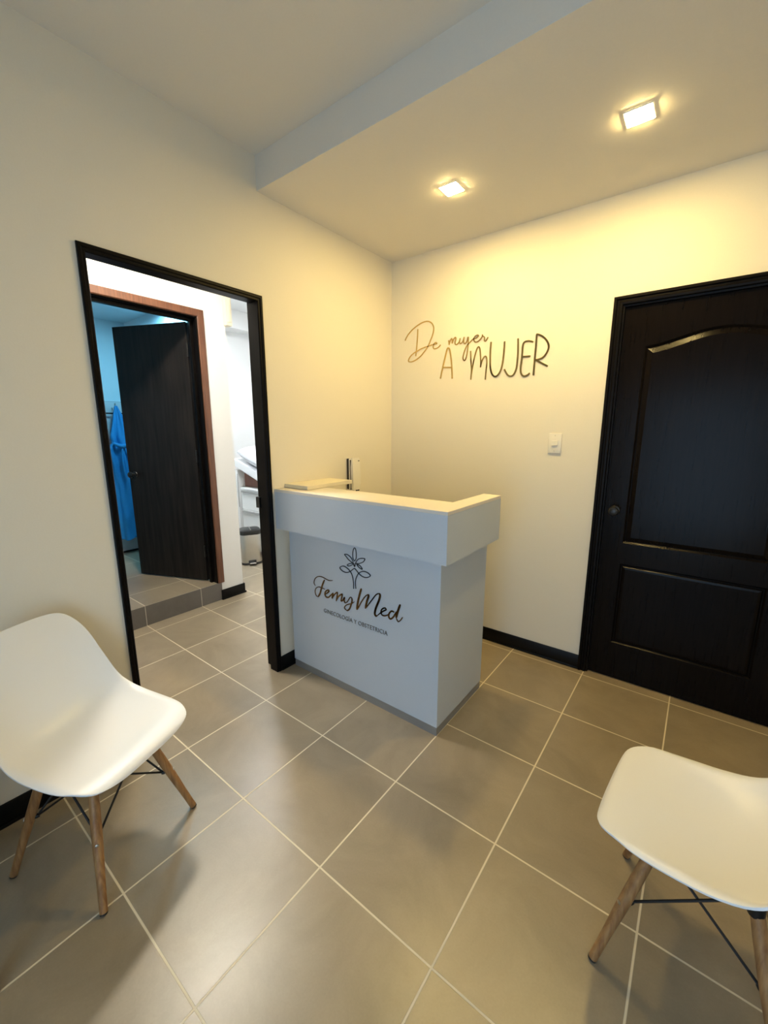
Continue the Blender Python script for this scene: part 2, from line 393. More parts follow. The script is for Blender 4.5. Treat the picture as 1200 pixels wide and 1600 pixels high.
def stroke(bm, pts, width, y_back, depth, taper=0.25):
    """flat cut-out pen stroke standing on a plane facing -y; pts are (x, z)"""
    pl = spline(pts)
    n = len(pl)
    rows = []
    for i, p in enumerate(pl):
        t = (pl[min(i + 1, n - 1)] - pl[max(i - 1, 0)])
        if t.length < 1e-7:
            t = Vector((1, 0))
        t.normalize()
        q = Vector((-t.y, t.x))
        e = min(i, n - 1 - i) / max(1, n * 0.12)
        w = width / 2 * (1 - taper * max(0, 1 - e))
        a, b = p + q * w, p - q * w
        rows.append([bm.verts.new((a.x, y_back - depth, a.y)), bm.verts.new((b.x, y_back - depth, b.y)),
                     bm.verts.new((b.x, y_back, b.y)), bm.verts.new((a.x, y_back, a.y))])
    for A, B in zip(rows, rows[1:]):
        for k in range(4):
            bm.faces.new((A[k], B[k], B[(k + 1) % 4], A[(k + 1) % 4]))
    bm.faces.new(list(reversed(rows[0])))
    bm.faces.new(rows[-1])
    return bm


def obj(name, bm, m, parent=None, smooth=False, label=None, angle=35):
    bmesh.ops.remove_doubles(bm, verts=bm.verts, dist=1e-6)
    bmesh.ops.recalc_face_normals(bm, faces=bm.faces)
    me = D.meshes.new(name)
    bm.to_mesh(me)
    bm.free()
    me.materials.append(M_[m] if isinstance(m, str) else m)
    if smooth:
        me.polygons.foreach_set('use_smooth', [True] * len(me.polygons))
        me.set_sharp_from_angle(angle=math.radians(angle))
    o = D.objects.new(name, me)
    COL.objects.link(o)
    if parent:
        o.parent = parent
    if label:
        o['label'] = label
    return o


def NB():
    return bmesh.new()


def thing(name, label, cat, loc=(0, 0, 0), rotz=0.0, group=None):
    o = D.objects.new(name, None)
    o.empty_display_size = 0.1
    COL.objects.link(o)
    o.location = loc
    o.rotation_euler = (0, 0, rotz)
    o['label'] = label
    o['category'] = cat
    if group:
        o['group'] = group
    return o


def tag(o, label, cat, group=None):
    o['label'] = label
    o['category'] = cat
    if group:
        o['group'] = group
    return o


def struct(name, bm, m, parent=None, smooth=False, label=None):
    o = obj(name, bm, m, parent, smooth)
    if parent is None:
        o['kind'] = 'structure'
    if label:
        o['label'] = label
    return o


def sroot(name, loc=(0, 0, 0), label=None):
    o = D.objects.new(name, None)
    COL.objects.link(o)
    o.location = loc
    o['kind'] = 'structure'
    if label:
        o['label'] = label
    return o


# ------------------------------------------------------------------ room shell
RX = 2.78            # right wall
RY = -3.70           # wall behind the camera
ZL, ZH = 2.684, 2.841   # low soffit, high ceiling
HX = -1.307          # hall wall
FZ = 0.163           # raised bathroom floor

struct('floor', box(NB(), -3.2, RX + 0.1, RY - 0.1, 1.5, -0.08, 0.0), 'floor', label='grey square ceramic floor tiles with pale grout')
b = NB()
box(b, -3.12, HX - 0.12, -2.6, -0.655, 0.0005, FZ)
box(b, HX - 0.12, HX, -1.605, -0.765, 0.0005, FZ)
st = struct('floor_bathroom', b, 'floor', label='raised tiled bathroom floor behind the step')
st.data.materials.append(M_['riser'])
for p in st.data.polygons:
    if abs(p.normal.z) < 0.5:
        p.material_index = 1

# back wall with the opening of the panelled door
DX0, DX1, DZ = 1.488, 2.455, 2.185      # outside of the casing
b = NB()
box(b, -0.12, DX0 + 0.03, 0.0, 0.14, 0.0, 2.95)
box(b, DX1 - 0.03, RX + 0.1, 0.0, 0.14, 0.0, 2.95)
box(b, DX0 + 0.03, DX1 - 0.03, 0.0, 0.14, DZ - 0.03, 2.95)
struct('wall_back', b, 'wall', label='cream painted wall behind the reception desk')
# left wall with the open doorway
LY0, LY1, LZ = -1.997, -1.167, 2.187
b = NB()
box(b, -0.12, 0.0, RY, LY0, 0.0, 2.95)
box(b, -0.12, 0.0, LY1, 0.0, 0.0, 2.95)
box(b, -0.12, 0.0, LY0, LY1, LZ, 2.95)
struct('wall_left', b, 'wall', label='cream painted wall with the open doorway')
struct('wall_right', box(NB(), RX, RX + 0.12, RY, 0.0, 0.0, 2.95), 'wall')
# wall behind the camera with the street window
WX0, WX1, WZ0, WZ1 = 1.25, 2.65, 0.10, 2.00
b = NB()
box(b, -3.1, WX0, RY - 0.14, RY, 0.0, 2.95)
box(b, WX1, RX + 0.12, RY - 0.14, RY, 0.0, 2.95)
box(b, WX0, WX1, RY - 0.14, RY, 0.0, WZ0)
box(b, WX0, WX1, RY - 0.14, RY, WZ1, 2.95)
struct('wall_front', b, 'wall')
w = sroot('window_1', (0, RY - 0.07, 0))
b = NB()
for a in (WX0, (WX0 + WX1) / 2 - 0.025, WX1 - 0.05):
    box(b, a, a + 0.05, -0.03, 0.03, WZ0, WZ1, 0.004)
box(b, WX0, WX1, -0.03, 0.03, WZ0, WZ0 + 0.05, 0.004)
box(b, WX0, WX1, -0.03, 0.03, WZ1 - 0.05, WZ1, 0.004)
obj('window_frame', b, 'white_plastic', w)
obj('window_pane', box(NB(), WX0 + 0.03, WX1 - 0.03, -0.003, 0.003, WZ0 + 0.03, WZ1 - 0.03), 'glass', w)

# ceilings
BY = -1.159
struct('ceiling', box(NB(), -0.12, RX + 0.12, RY - 0.1, BY, ZH, ZH + 0.1), 'ceiling', label='higher cream ceiling above the waiting area')
struct('ceiling_soffit', box(NB(), 0.0, RX, BY, 0.0, ZL, ZH + 0.1), 'ceiling', label='lowered ceiling over the desk, with its bluish front edge')

# baseboards
BH, BT = 0.092, 0.012


def skirt(name, x0, x1, y0, y1, nx, ny):
    b = NB()
    box(b, x0, x1, y0, y1, 0.0, BH, 0.003, 2)
    # small quarter-round shoe at the foot
    box(b, x0 - (0.006 if nx < 0 else 0), x1 + (0.006 if nx > 0 else 0), y0 - (0.006 if ny < 0 else 0), y1, 0.0, 0.014, 0.003, 2)
    return struct(name, b, 'black_skirt', smooth=True, label='black skirting board')


skirt('baseboard_back', 0.0, DX0, -BT, 0.0, 0, -1)
skirt('baseboard_back_corner', DX1, RX, -BT, 0.0, 0, -1)
skirt('baseboard_left', 0.0, BT, RY, LY0, 1, 0)
skirt('baseboard_left_corner', 0.0, BT, LY1, -0.012, 1, 0)
skirt('baseboard_right', RX - BT, RX, RY, 0.0, -1, 0)

# ------------------------------------------------------------------ doorway lining in the left wall (black jamb)
d = sroot('door_1', (0, 0, 0), label='black lined open doorway to the hall')


def jamb_piece(prof, kind):
    """prof: list of (x, w) where w is measured from the outside of the lining towards the opening"""
    b = NB()
    n = len(prof)
    L_, R_, TL, TR = [], [], [], []
    for x, wd in prof:
        L_.append((x, LY0 + wd, 0.0))
        TL.append((x, LY0 + wd, LZ - wd))
        TR.append((x, LY1 - wd, LZ - wd))
        R_.append((x, LY1 - wd, 0.0))
    rows = [[b.verts.new(p) for p in r] for r in (L_, TL, TR, R_)]
    a, c = {'left': (0, 1), 'top': (1, 2), 'right': (2, 3)}[kind]
    for i in range(n):
        j = (i + 1) % n
        b.faces.new((rows[a][i], rows[c][i], rows[c][j], rows[a][j]))
    b.faces.new(rows[a])
    b.faces.new(list(reversed(rows[c])))
    for k in range(4):
        if k not in (a, c):
            for v in rows[k]:
                b.verts.remove(v)
    return b


JP = [(0.010, 0.0), (0.012, 0.004), (0.012, 0.013), (0.007, 0.017), (0.007, 0.026), (0.002, 0.030),
      (-0.062, 0.030), (-0.062, 0.002), (-0.125, 0.002), (-0.125, 0.0)]
for k in ('left', 'top', 'right'):
    obj('door_jamb', jamb_piece(JP, k), 'black', d)
b = NB()
box(b, -0.130, -0.095, LY1 - 0.018, LY1 - 0.0015, 1.035, 1.10, 0.002)
obj('strike_plate', b, 'black_metal', d)
for hz in (0.95, 1.85):
    b = NB()
    box(b, -0.127, -0.085, LY0 + 0.0025, LY0 + 0.0055, hz, hz + 0.09, 0.001)
    tube(b, [(-0.131, LY0 + 0.012, hz), (-0.131, LY0 + 0.012, hz + 0.09)], 0.006)
    obj('hinge', b, 'steel', d, True)

# ------------------------------------------------------------------ dark panelled door in the back wall
d = sroot('door_2', (0, 0, 0), label='dark espresso panelled door with arched top panel')


def casing(prof, x0, x1, zt, sgn, kind, ybase=0.0):
    """mitred casing on a wall facing -y; prof (w from outside, projection towards the room)"""
    b = NB()
    rows = [[], [], [], []]
    for wd, pr in prof:
        y = ybase - pr
        rows[0].append(b.verts.new((x0 + wd, y, 0)))
        rows[1].append(b.verts.new((x0 + wd, y, zt - wd)))
        rows[2].append(b.verts.new((x1 - wd, y, zt - wd)))
        rows[3].append(b.verts.new((x1 - wd, y, 0)))
    a, c = {'left': (0, 1), 'top': (1, 2), 'right': (2, 3)}[kind]
    n = len(prof)
    for i in range(n):
        j = (i + 1) % n
        b.faces.new((rows[a][i], rows[c][i], rows[c][j], rows[a][j]))
    b.faces.new(rows[a])
    b.faces.new(list(reversed(rows[c])))
    for k in range(4):
        if k not in (a, c):
            for v in rows[k]:
                b.verts.remove(v)
    return b


CP = [(0.0, 0.0), (0.0, 0.016), (0.006, 0.020), (0.014, 0.020), (0.018, 0.013), (0.026, 0.013), (0.032, 0.017),
      (0.042, 0.015), (0.046, 0.006), (0.054, 0.004), (0.054, -0.10), (0.030, -0.10), (0.030, 0.0)]
for k in ('left', 'top', 'right'):
    obj('door_casing', casing(CP, DX0, DX1, DZ, 1, k), 'black', d)

# leaf with pressed raised panels: face built as nested outlines
FX0, FX1, FZ0, FZ1 = DX0 + 0.056, DX1 - 0.056, 0.006, DZ - 0.056
FY = 0.012


def arch_outline(x0, x1, z0, zs, rise, inset, n=56):
    """counter-clockwise outline, flat bottom and sides, cathedral-arch top"""
    x0 += inset
    x1 -= inset
    z0 += inset
    pts = [(x0, z0), (x1, z0)]
    for k in range(n + 1):
        t = 1 - k / n
        x = x0 + (x1 - x0) * t
        s = 0.5 - 0.5 * math.cos(2 * math.pi * t)
        s = s ** 0.85
        pts.append((x, zs - inset + rise * s))
    return pts


PANELS = [(1.652, 2.291, 0.852, 1.925, 0.058), (1.652, 2.291, 0.232, 0.728, 0.0)]
RINGS_LOW = [(0.0, 0.0), (0.008, 0.009), (0.012, 0.009), (0.019, 0.002), (0.030, 0.0)]
RINGS = [(0.0, 0.0), (0.010, 0.010), (0.012, 0.010), (0.0145, 0.0085), (0.0367, 0.0)]
b = NB()
# stiles and rails as a filled face with holes
outer = [(FX0, FZ0), (FX1, FZ0), (FX1, FZ1), (FX0, FZ1)]
edges = []


def loop(pts, y):
    vs = [b.verts.new((p[0], y, p[1])) for p in pts]
    es = [b.edges.new((vs[i], vs[(i + 1) % len(vs)])) for i in range(len(vs))]
    return vs, es


ov, oe = loop(outer, FY)
edges += oe
starts = []
for (x0, x1, z0, zs, rise) in PANELS:
    pv, pe = loop(arch_outline(x0, x1, z0, zs, rise, 0.0), FY)
    edges += pe
    starts.append(pv)
bmesh.ops.triangle_fill(b, use_beauty=True, use_dissolve=False, edges=edges)
# drop faces that fell inside the panels
kill = []
for f in b.faces:
    c = f.calc_center_median()
    for (x0, x1, z0, zs, rise) in PANELS:
        t = (c.x - x0) / (x1 - x0)
        if 0 < t < 1:
            top = zs + rise * (0.5 - 0.5 * math.cos(2 * math.pi * t)) ** 0.85
            vin = all(any(v is q for q in starts[PANELS.index((x0, x1, z0, zs, rise))]) for v in f.verts)
            if z0 < c.z < top and vin:
                kill.append(f)
bmesh.ops.delete(b, geom=list(set(kill)), context='FACES_ONLY')
for (x0, x1, z0, zs, rise), pv in zip(PANELS, starts):
    prev = pv
    for ins, dep in (RINGS if rise else RINGS_LOW)[1:]:
        cur = [b.verts.new((p[0], FY + dep, p[1])) for p in arch_outline(x0, x1, z0, zs, rise, ins)]
        for i in range(len(cur)):
            j = (i + 1) % len(cur)
            b.faces.new((prev[i], prev[j], cur[j], cur[i]))
        prev = cur
    b.faces.new(prev)
# back and sides of the leaf
bv = [b.verts.new((p[0], FY + 0.04, p[1])) for p in outer]
b.faces.new(list(reversed(bv)))
for i in range(4):
    b.faces.new((ov[i], bv[i], bv[(i + 1) % 4], ov[(i + 1) % 4]))
leaf = obj('door_leaf', b, 'door', d)
hb = NB()
KX, KZ = 1.596, 1.040
lathe(hb, [(0.026, 0.0), (0.027, 0.004), (0.024, 0.009), (0.013, 0.012), (0.011, 0.030), (0.018, 0.036), (0.026, 0.046),
           (0.028, 0.056), (0.024, 0.066), (0.012, 0.072)], (KX, FY, KZ), (0, -1, 0))
lathe(hb, [(0.006, 0.0), (0.006, 0.002)], (KX, FY - 0.0715, KZ), (0, -1, 0), 12)
obj('door_knob', hb, 'black_plastic', leaf, True)
struct('wall_behind_door', box(NB(), DX0, DX1, 0.14, 0.2, 0.0, 2.3), 'wall')

# ------------------------------------------------------------------ hall and rooms beyond the doorway
HY = -0.553
# hall wall with the bathroom door: outer casing y -1.60 .. -0.745, top 2.415
BY0, BY1, BZT = -1.625, -0.745, 2.415
b = NB()
box(b, HX - 0.12, HX, -3.70, BY0 + 0.02, 0.0, 2.95)
box(b, HX - 0.12, HX, BY1 - 0.02, HY, 0.0, 2.95)
box(b, HX - 0.12, HX, BY0 + 0.02, BY1 - 0.02, BZT - 0.02, 2.95)
struct('wall_hall', b, 'white_wall', label='white hall wall around the bathroom door')
b = NB()
box(b, HX, HX + 0.012, -0.775, HY + 0.012, 0.0, 0.090, 0.002)
box(b, HX, HX + 0.020, -0.778, HY + 0.020, 0.0, 0.016, 0.003)
box(b, HX - 0.12, HX + 0.001, HY, HY + 0.012, 0.0, 0.090, 0.002)
struct('baseboard_hall', b, 'black_skirt', smooth=True, label='short black skirting beside the step')
struct('ceiling_hall', box(NB(), -3.2, -0.12, RY - 0.1, 1.5, 2.95, 3.05), 'white_wall')
struct('wall_exam_north', box(NB(), -3.2, 0.0, 1.36, 1.5, 0.0, 2.95), 'white_wall')
struct('wall_exam_west', box(NB(), -3.24, -3.10, -0.553, 1.36, 0.0, 2.95), 'white_wall')
struct('wall_exam_east', box(NB(), -0.12, 0.0, 0.14, 1.36, 0.0, 2.95), 'white_wall')
struct('trim_1', box(NB(), -3.10, -2.86, HY, 1.36, 2.735, 2.95), 'white_wall', label='white ceiling beam in the examination room')
b = NB()
box(b, HX - 0.06, HX + 0.045, HY - 0.012, HY + 0.040, 2.335, 2.95, 0.004)
box(b, HX - 0.045, HX + 0.050, HY - 0.002, HY + 0.028, 2.36, 2.93, 0.003)
tag(obj('cable_duct', b, 'cream_plastic', None, True), 'cream vertical duct at the top corner of the hall wall', 'duct')

# bathroom shell
bd = sroot('door_3', (0, 0, 0), label='brown cased bathroom doorway')
b0 = NB()


def yz_casing(prof, y0, y1, zb, zt, kind, xbase):
    b = NB()
    rows = [[], [], [], []]
    for wd, pr in prof:
        x = xbase + pr
        rows[0].append(b.verts.new((x, y0 + wd, zb)))
        rows[1].append(b.verts.new((x, y0 + wd, zt - wd)))
        rows[2].append(b.verts.new((x, y1 - wd, zt - wd)))
        rows[3].append(b.verts.new((x, y1 - wd, zb)))
    a, c = {'left': (0, 1), 'top': (1, 2), 'right': (2, 3)}[kind]
    n = len(prof)
    for i in range(n):
        j = (i + 1) % n
        b.faces.new((rows[a][i], rows[c][i], rows[c][j], rows[a][j]))
    b.faces.new(rows[a])
    b.faces.new(list(reversed(rows[c])))
    for k in range(4):
        if k not in (a, c):
            for v in rows[k]:
                b.verts.remove(v)
    return b


b0.free()
BC = [(0.0, 0.0), (0.0, 0.012), (0.004, 0.016), (0.050, 0.016), (0.056, 0.011), (0.056, 0.0), (0.02, 0.0)]
BJ = [(0.021, 0.001), (0.060, 0.006), (0.064, 0.0), (0.064, -0.055), (0.085, -0.055), (0.085, -0.085), (0.064, -0.085), (0.064, -0.125), (0.021, -0.125)]
for k in ('left', 'top', 'right'):
    obj('door_casing', yz_casing(BC, BY0, BY1, FZ, BZT, k, HX), 'brown', bd)
    obj('door_jamb', yz_casing(BJ, BY0, BY1, FZ, BZT, k, HX), 'black', bd)

leafr = D.objects.new('bathroom_door_pivot', None)
hinge = Vector((-1.425, -0.832, FZ + 0.010))
free_ = Vector((-2.09, -1.112, FZ + 0.010))
leafr.location = hinge
dirv = free_ - hinge
leafr.rotation_euler = (0, 0, math.atan2(dirv.y, dirv.x))
LW = dirv.length
LH = 2.335 - FZ - 0.010
bpy.data.objects.remove(leafr)
lf = obj('door_leaf', box(NB(), 0.0, LW, -0.038, 0.0, 0.0, LH, 0.002), 'leaf', bd, label='dark walnut bathroom door leaf standing ajar')
lf.location = hinge
lf.rotation_euler = (0, 0, math.atan2(dirv.y, dirv.x))
for sgn, y in ((1, 0.0), (-1, -0.038)):
    b = NB()
    kx, kz = LW - 0.065, 0.93
    lathe(b, [(0.026, 0.0), (0.027, 0.004), (0.024, 0.008), (0.012, 0.011), (0.011, 0.030), (0.019, 0.036), (0.027, 0.048), (0.026, 0.058), (0.014, 0.066)],
          (kx, y, kz), (0, sgn, 0))
    obj('door_knob', b, 'black_plastic', lf, True)
for hz in (0.22, 1.05, 1.90):
    b = NB()
    tube(b, [(-0.006, 0.006, hz), (-0.006, 0.006, hz + 0.10)], 0.007)
    box(b, 0.0, 0.003, -0.034, 0.004, hz, hz + 0.10)
    obj('hinge', b, 'black_metal', lf, True)

b = NB()
box(b, -3.14, -3.0, -2.5, HY - 0.097, FZ - 0.16, 2.70)
struct('wall_bathroom_west', b, 'bath_wall', label='pale bathroom wall seen past the door')
b = NB()
box(b, -3.0, HX - 0.12, -0.650, HY, 0.0, 2.949)
struct('wall_bathroom_north', b, 'bath_wall')
struct('wall_bathroom_south', box(NB(), -3.14, HX - 0.12, -2.5, -2.40, 0.0, 2.70), 'bath_wall')
struct('ceiling_bathroom', box(NB(), -3.0, HX - 0.12, -2.40, -0.650, 2.584, 2.70), 'bath_wall')
struct('trim_2', box(NB(), -3.0, -2.985, -2.40, -0.650, FZ, 1.785, 0.002), 'bath_tile', label='tiled lower part of the bathroom wall')
b = NB()
box(b, -2.985, -2.975, -2.40, -0.650, FZ, FZ + 0.018)
struct('bathroom_wall_foot_strip', b, 'black_skirt')  # thin black strip along the foot of the bathroom wall

# towel rail and blue gown
tr = thing('towel_rail', 'grey towel rail on the bathroom wall behind the blue gown', 'rail', (-2.985, -0.98, 1.66))
b = NB()
tube(b, [(0.045, -0.32, 0), (0.045, 0.28, 0)], 0.008)
obj('bar', b, 'black_metal', tr, True)
for yy in (-0.31, 0.27):
    b = NB()
    lathe(b, [(0.018, 0.0), (0.018, 0.006), (0.009, 0.010), (0.009, 0.052)], (0.0, yy, 0), (1, 0, 0), 18)
    obj('bracket', b, 'black_metal', tr, True)

b = NB()
GN, GH = 64, 70
gx, gy = -2.885, -0.86
ztop, zbot = 1.735, 0.34
rows = []
for i in range(GH + 1):
    t = i / GH
    z = ztop + (zbot - ztop) * t
    # widening from the hook, gathered by a knotted belt, then falling loose
    wy = 0.012 + 0.115 * min(1, t / 0.30) + 0.045 * t
    wx = 0.012 + 0.045 * min(1, t / 0.2)
    pinch = math.exp(-((t - 0.27) / 0.030) ** 2)
    wy *= 1 - 0.22 * pinch
    wy += 0.018 * math.exp(-((t - 0.33) / 0.04) ** 2)
    cy = gy + 0.015 * math.sin(3 * t) + 0.045 * t
    ring = []
    for k in range(GN):
        a = 2 * math.pi * k / GN
        f = 1 + 0.30 * math.sin(5 * a + 3.4 * t + 0.7) + 0.20 * math.sin(9 * a - 6 * t) + 0.07 * math.sin(15 * a + 11 * t)
        f += 0.05 * math.sin(26 * t + 3 * a)
        f += 0.30 * noise.noise(Vector((math.cos(a) * 2, math.sin(a) * 2, t * 9)))
        ring.append(b.verts.new((gx + wx * f * math.cos(a), cy + wy * (0.75 + 0.25 * f) * math.sin(a), z + 0.012 * math.sin(4 * a + 1) * t)))
    rows.append(ring)
for A, B in zip(rows, rows[1:]):
    for k in range(GN):
        b.faces.new((A[k], A[(k + 1) % GN], B[(k + 1) % GN], B[k]))
b.faces.new(list(reversed(rows[0])))
b.faces.new(rows[-1])
gw_ = thing('hanging_gown', 'crumpled blue fabric gown hanging on the bathroom wall beside the dark door', 'gown', (0, 0, 0))
obj('gown_cloth', b, 'gown', gw_, True, angle=80)
b = NB()
kn = spline([(gx + 0.055, gy - 0.085, 1.36), (gx + 0.080, gy - 0.03, 1.33), (gx + 0.085, gy + 0.02, 1.335), (gx + 0.07, gy + 0.09, 1.37)], 8)
tube(b, kn, [0.012 + 0.010 * math.sin(math.pi * i / (len(kn) - 1)) for i in range(len(kn))], 12)
tube(b, spline([(gx + 0.080, gy + 0.0, 1.34), (gx + 0.085, gy + 0.03, 1.22), (gx + 0.082, gy + 0.07, 1.08)], 8), 0.011, 10)
tube(b, spline([(gx + 0.080, gy - 0.01, 1.34), (gx + 0.090, gy - 0.03, 1.18), (gx + 0.080, gy - 0.015, 1.0)], 8), 0.010, 10)
obj('belt', b, 'gown', gw_, True, angle=80)
b = NB()
tube(b, spline([(-2.985, gy, 1.72), (-2.94, gy, 1.715), (-2.91, gy, 1.73), (-2.90, gy, 1.76)], 6), 0.006, 10)
tag(obj('wall_hook', b, 'steel', None, True), 'small metal hook on the bathroom wall carrying the blue gown', 'hook')

# ------------------------------------------------------------------ examination room
et = thing('examination_couch', 'white examination couch with raised backrest, drawers below and a white pillow on it', 'medical couch', (-2.50, 0.24, 0))
b = NB()
box(b, 0.055, 1.20, 0.02, 0.60, 0.07, 0.785)
obj('cabinet_body', b, 'white_board', et)
obj('cabinet_plinth', box(NB(), 0.075, 1.18, 0.03, 0.58, 0.0, 0.07), 'black_plastic', et)
obj('worktop', box(NB(), 0.050, 1.21, -0.005, 0.605, 0.785, 0.806, 0.003), 'white_board', et)
for (z0, z1) in ((0.545, 0.782), (0.30, 0.538), (0.075, 0.293)):
    dr = obj('drawer', box(NB(), 0.060, 0.60, 0.0, 0.022, z0, z1, 0.002), 'white_board', et)
    b = NB()
    box(b, 0.075, 0.585, -0.018, 0.0, z1 - 0.030, z1 - 0.006, 0.003)
    obj('handle', b, 'grey_metal', dr)
obj('side_panel', box(NB(), -0.055, -0.005, 0.0, 0.60, 0.0, 1.02, 0.004), 'white_board', et)
b = NB()
prism(b, [(-0.005, 0.806), (0.47, 0.806), (0.47, 0.87), (-0.005, 1.06)], 'y', 0.10, 0.125)
obj('inner_board', b, 'red_board', et)
b = NB()
tube(b, spline([(-0.052, -0.001, 0.592), (-0.052, -0.040, 0.592), (-0.048, -0.060, 0.598), (-0.040, -0.066, 0.612)], 6), 0.007, 12)
lathe(b, [(0.012, 0), (0.012, 0.006)], (-0.052, 0.0, 0.592), (0, -1, 0), 16)
obj('side_hook', b, 'grey_metal', et, True)
obj('edge_gap_strip', box(NB(), -0.006, -0.002, -0.004, 0.004, 0.56, 0.97), 'grey_metal', et)  # thin strip standing in for the dark gap beside the side panel
b = NB()
sl = math.atan2(1.065 - 0.885, 0.53)
prism(b, [(-0.065, 1.065), (0.48, 0.880), (1.22, 0.880), (1.22, 0.965), (0.52, 0.965), (-0.030, 1.155), (-0.062, 1.150)], 'y', -0.01, 0.61, 0.012)
obj('mattress', b, 'white_vinyl', et, True)
b = NB()
bmesh.ops.create_cube(b, size=1.0)
bmesh.ops.subdivide_edges(b, edges=b.edges, cuts=14, use_grid_fill=True)
for v in b.verts:
    x, y, z = v.co * 2
    r = (1 - abs(x) ** 4) * (1 - abs(y) ** 4)
    th = 0.015 + 0.085 * max(0, r) ** 0.55
    px, py = x * 0.235, y * 0.26
    nz_ = 0.010 * noise.noise(Vector((px * 9, py * 9, 1.0 if z > 0 else 5.0)))
    v.co = Vector((px, py, z * th + nz_))
bmesh.ops.smooth_vert(b, verts=b.verts, factor=0.5, use_axis_x=True, use_axis_y=True, use_axis_z=True)
pl = obj('pillow', b, 'linen', None, True, angle=80)
pl.location = (-2.255, 0.50, 1.165)
pl.rotation_euler = (0, math.radians(17), 0)
tag(pl, 'white pillow lying on the raised backrest of the examination couch', 'pillow')

# pedal bin
pb = thing('pedal_bin', 'stainless steel pedal bin with black lid on the floor by the couch', 'bin', (-2.015, 0.030, 0), math.radians(62))


def rrect(w, dp, r, n=7):
    """rounded rectangle outline with a bowed front (towards -y)"""
    out = []
    for cx, cy, a0 in ((w / 2 - r, -dp / 2 + r, -90), (w / 2 - r, dp / 2 - r, 0), (-w / 2 + r, dp / 2 - r, 90), (-w / 2 + r, -dp / 2 + r, 180)):
        for k in range(n):
            a = math.radians(a0 + 90 * k / (n - 1))
            out.append((cx + r * math.cos(a), cy + r * math.sin(a)))
    return out


def stack(bm, layers, w, dp, r):
    rows = []
    for z, s in layers:
        rows.append([bm.verts.new((p[0] * s, p[1] * s, z)) for p in rrect(w, dp, r)])
    n = len(rows[0])
    for A, B in zip(rows, rows[1:]):
        for k in range(n):
            bm.faces.new((A[k], A[(k + 1) % n], B[(k + 1) % n], B[k]))
    bm.faces.new(list(reversed(rows[0])))
    bm.faces.new(rows[-1])
    return bm


obj('bin_base', stack(NB(), [(0.0, 0.98), (0.003, 1.02), (0.022, 1.02), (0.026, 0.99)], 0.225, 0.210, 0.055), 'black_plastic', pb, True)
obj('bin_body', stack(NB(), [(0.024, 0.965), (0.03, 0.985), (0.345, 0.985), (0.35, 0.97)], 0.225, 0.210, 0.055), 'steel', pb, True)
lid = obj('bin_lid', stack(NB(), [(0.345, 1.0), (0.350, 1.03), (0.378, 1.03), (0.392, 0.98), (0.400, 0.86), (0.404, 0.6)], 0.225, 0.210, 0.055), 'black_plastic', pb, True)
obj('lid_strip', box(NB(), -0.006, 0.006, -0.105, 0.09, 0.4005, 0.4055, 0.001), 'chrome', lid)
b = NB()
box(b, -0.035, 0.035, -0.155, -0.10, 0.024, 0.034, 0.004)
tube(b, [(-0.03, -0.15, 0.030), (0.03, -0.15, 0.030)], 0.007, 12)
obj('pedal', b, 'chrome', pb, True)
b = NB()
box(b, -0.042, 0.042, -0.1135, -0.108, 0.022, 0.055, 0.003)
obj('pedal_recess', b, 'black_plastic', pb)
b = NB()
box(b, 0.100, 0.135, 0.03, 0.075, 0.25, 0.31, 0.006)
obj('side_grip', b, 'brown_plastic', pb, True)

# hall ceiling lamp; the exam and waiting-area lamps are unseen and added for brightness
for nm, loc, s, mt, lab in (('unseen_ceiling_lamp', (-0.66, -1.42, 2.95), 0.22, 'lamp_hall', 'white square ceiling lamp in the hall'),
                            ('unseen_ceiling_lamp', (-1.75, -0.25, 2.95), 0.45, 'lamp_exam_added', 'unseen square ceiling lamp added to brighten the examination room'),
                            ('unseen_ceiling_lamp', (1.35, -2.75, ZH), 0.30, 'lamp_room_fill', 'unseen square ceiling lamp added as warm fill above the waiting area')):
    t = thing(nm, lab, 'ceiling lamp', loc)
    b = NB()
    h = s / 2
    for (a0, a1, c0, c1) in ((-h - .015, h + .015, -h - .015, -h), (-h - .015, h + .015, h, h + .015), (-h - .015, -h, -h, h), (h, h + .015, -h, h)):
        box(b, a0, a1, c0, c1, -0.014, -0.0005, 0.002)
    obj('lamp_frame', b, 'lamp_frame', t)
    obj('diffuser', box(NB(), -h, h, -h, h, -0.010, -0.001), mt, t)

t = thing('added_bath_lamp', 'small unseen lamp housing added on the bathroom ceiling behind the dark door leaf', 'ceiling lamp', (-1.95, -0.85, 2.584))
obj('lamp_frame', box(NB(), -0.13, 0.13, -0.10, 0.10, -0.028, -0.0005, 0.003), 'lamp_frame', t)  # unseen housing, added to go with the bathroom light

# recessed downlights over the desk
for (x, y, lab) in ((0.801, -0.577, 'lit square warm downlight in the low ceiling, nearer the corner above the desk'),
                    (1.613, -0.577, 'lit square warm downlight in the low ceiling, nearer the dark panelled door')):
    t = thing('downlight', lab, 'ceiling light', (x, y, ZL), 0, 'warm downlights over the desk')
    b = NB()
    h = 0.044
    for (a0, a1, c0, c1) in ((-h - .006, h + .006, -h - .006, -h), (-h - .006, h + .006, h, h + .006), (-h - .006, -h, -h, h), (h, h + .006, -h, h)):
        box(b, a0, a1, c0, c1, -0.005, -0.0004, 0.001)
    obj('lamp_frame', b, 'lamp_frame', t)
    obj('diffuser', box(NB(), -h, h, -h, h, -0.0072, -0.0006, 0.001), 'lamp', t)

# ------------------------------------------------------------------ reception desk
rd = thing('reception_desk', 'white corner reception desk with overhanging counter and gold lettering on its front', 'desk', (0, 0, 0))
TX, TY, TZ0, TZ1 = 1.144, -1.1455, 0.9172, 1.1542
BXd, BYd = 1.0789, -1.0727
IY, IX = -0.917, 1.046
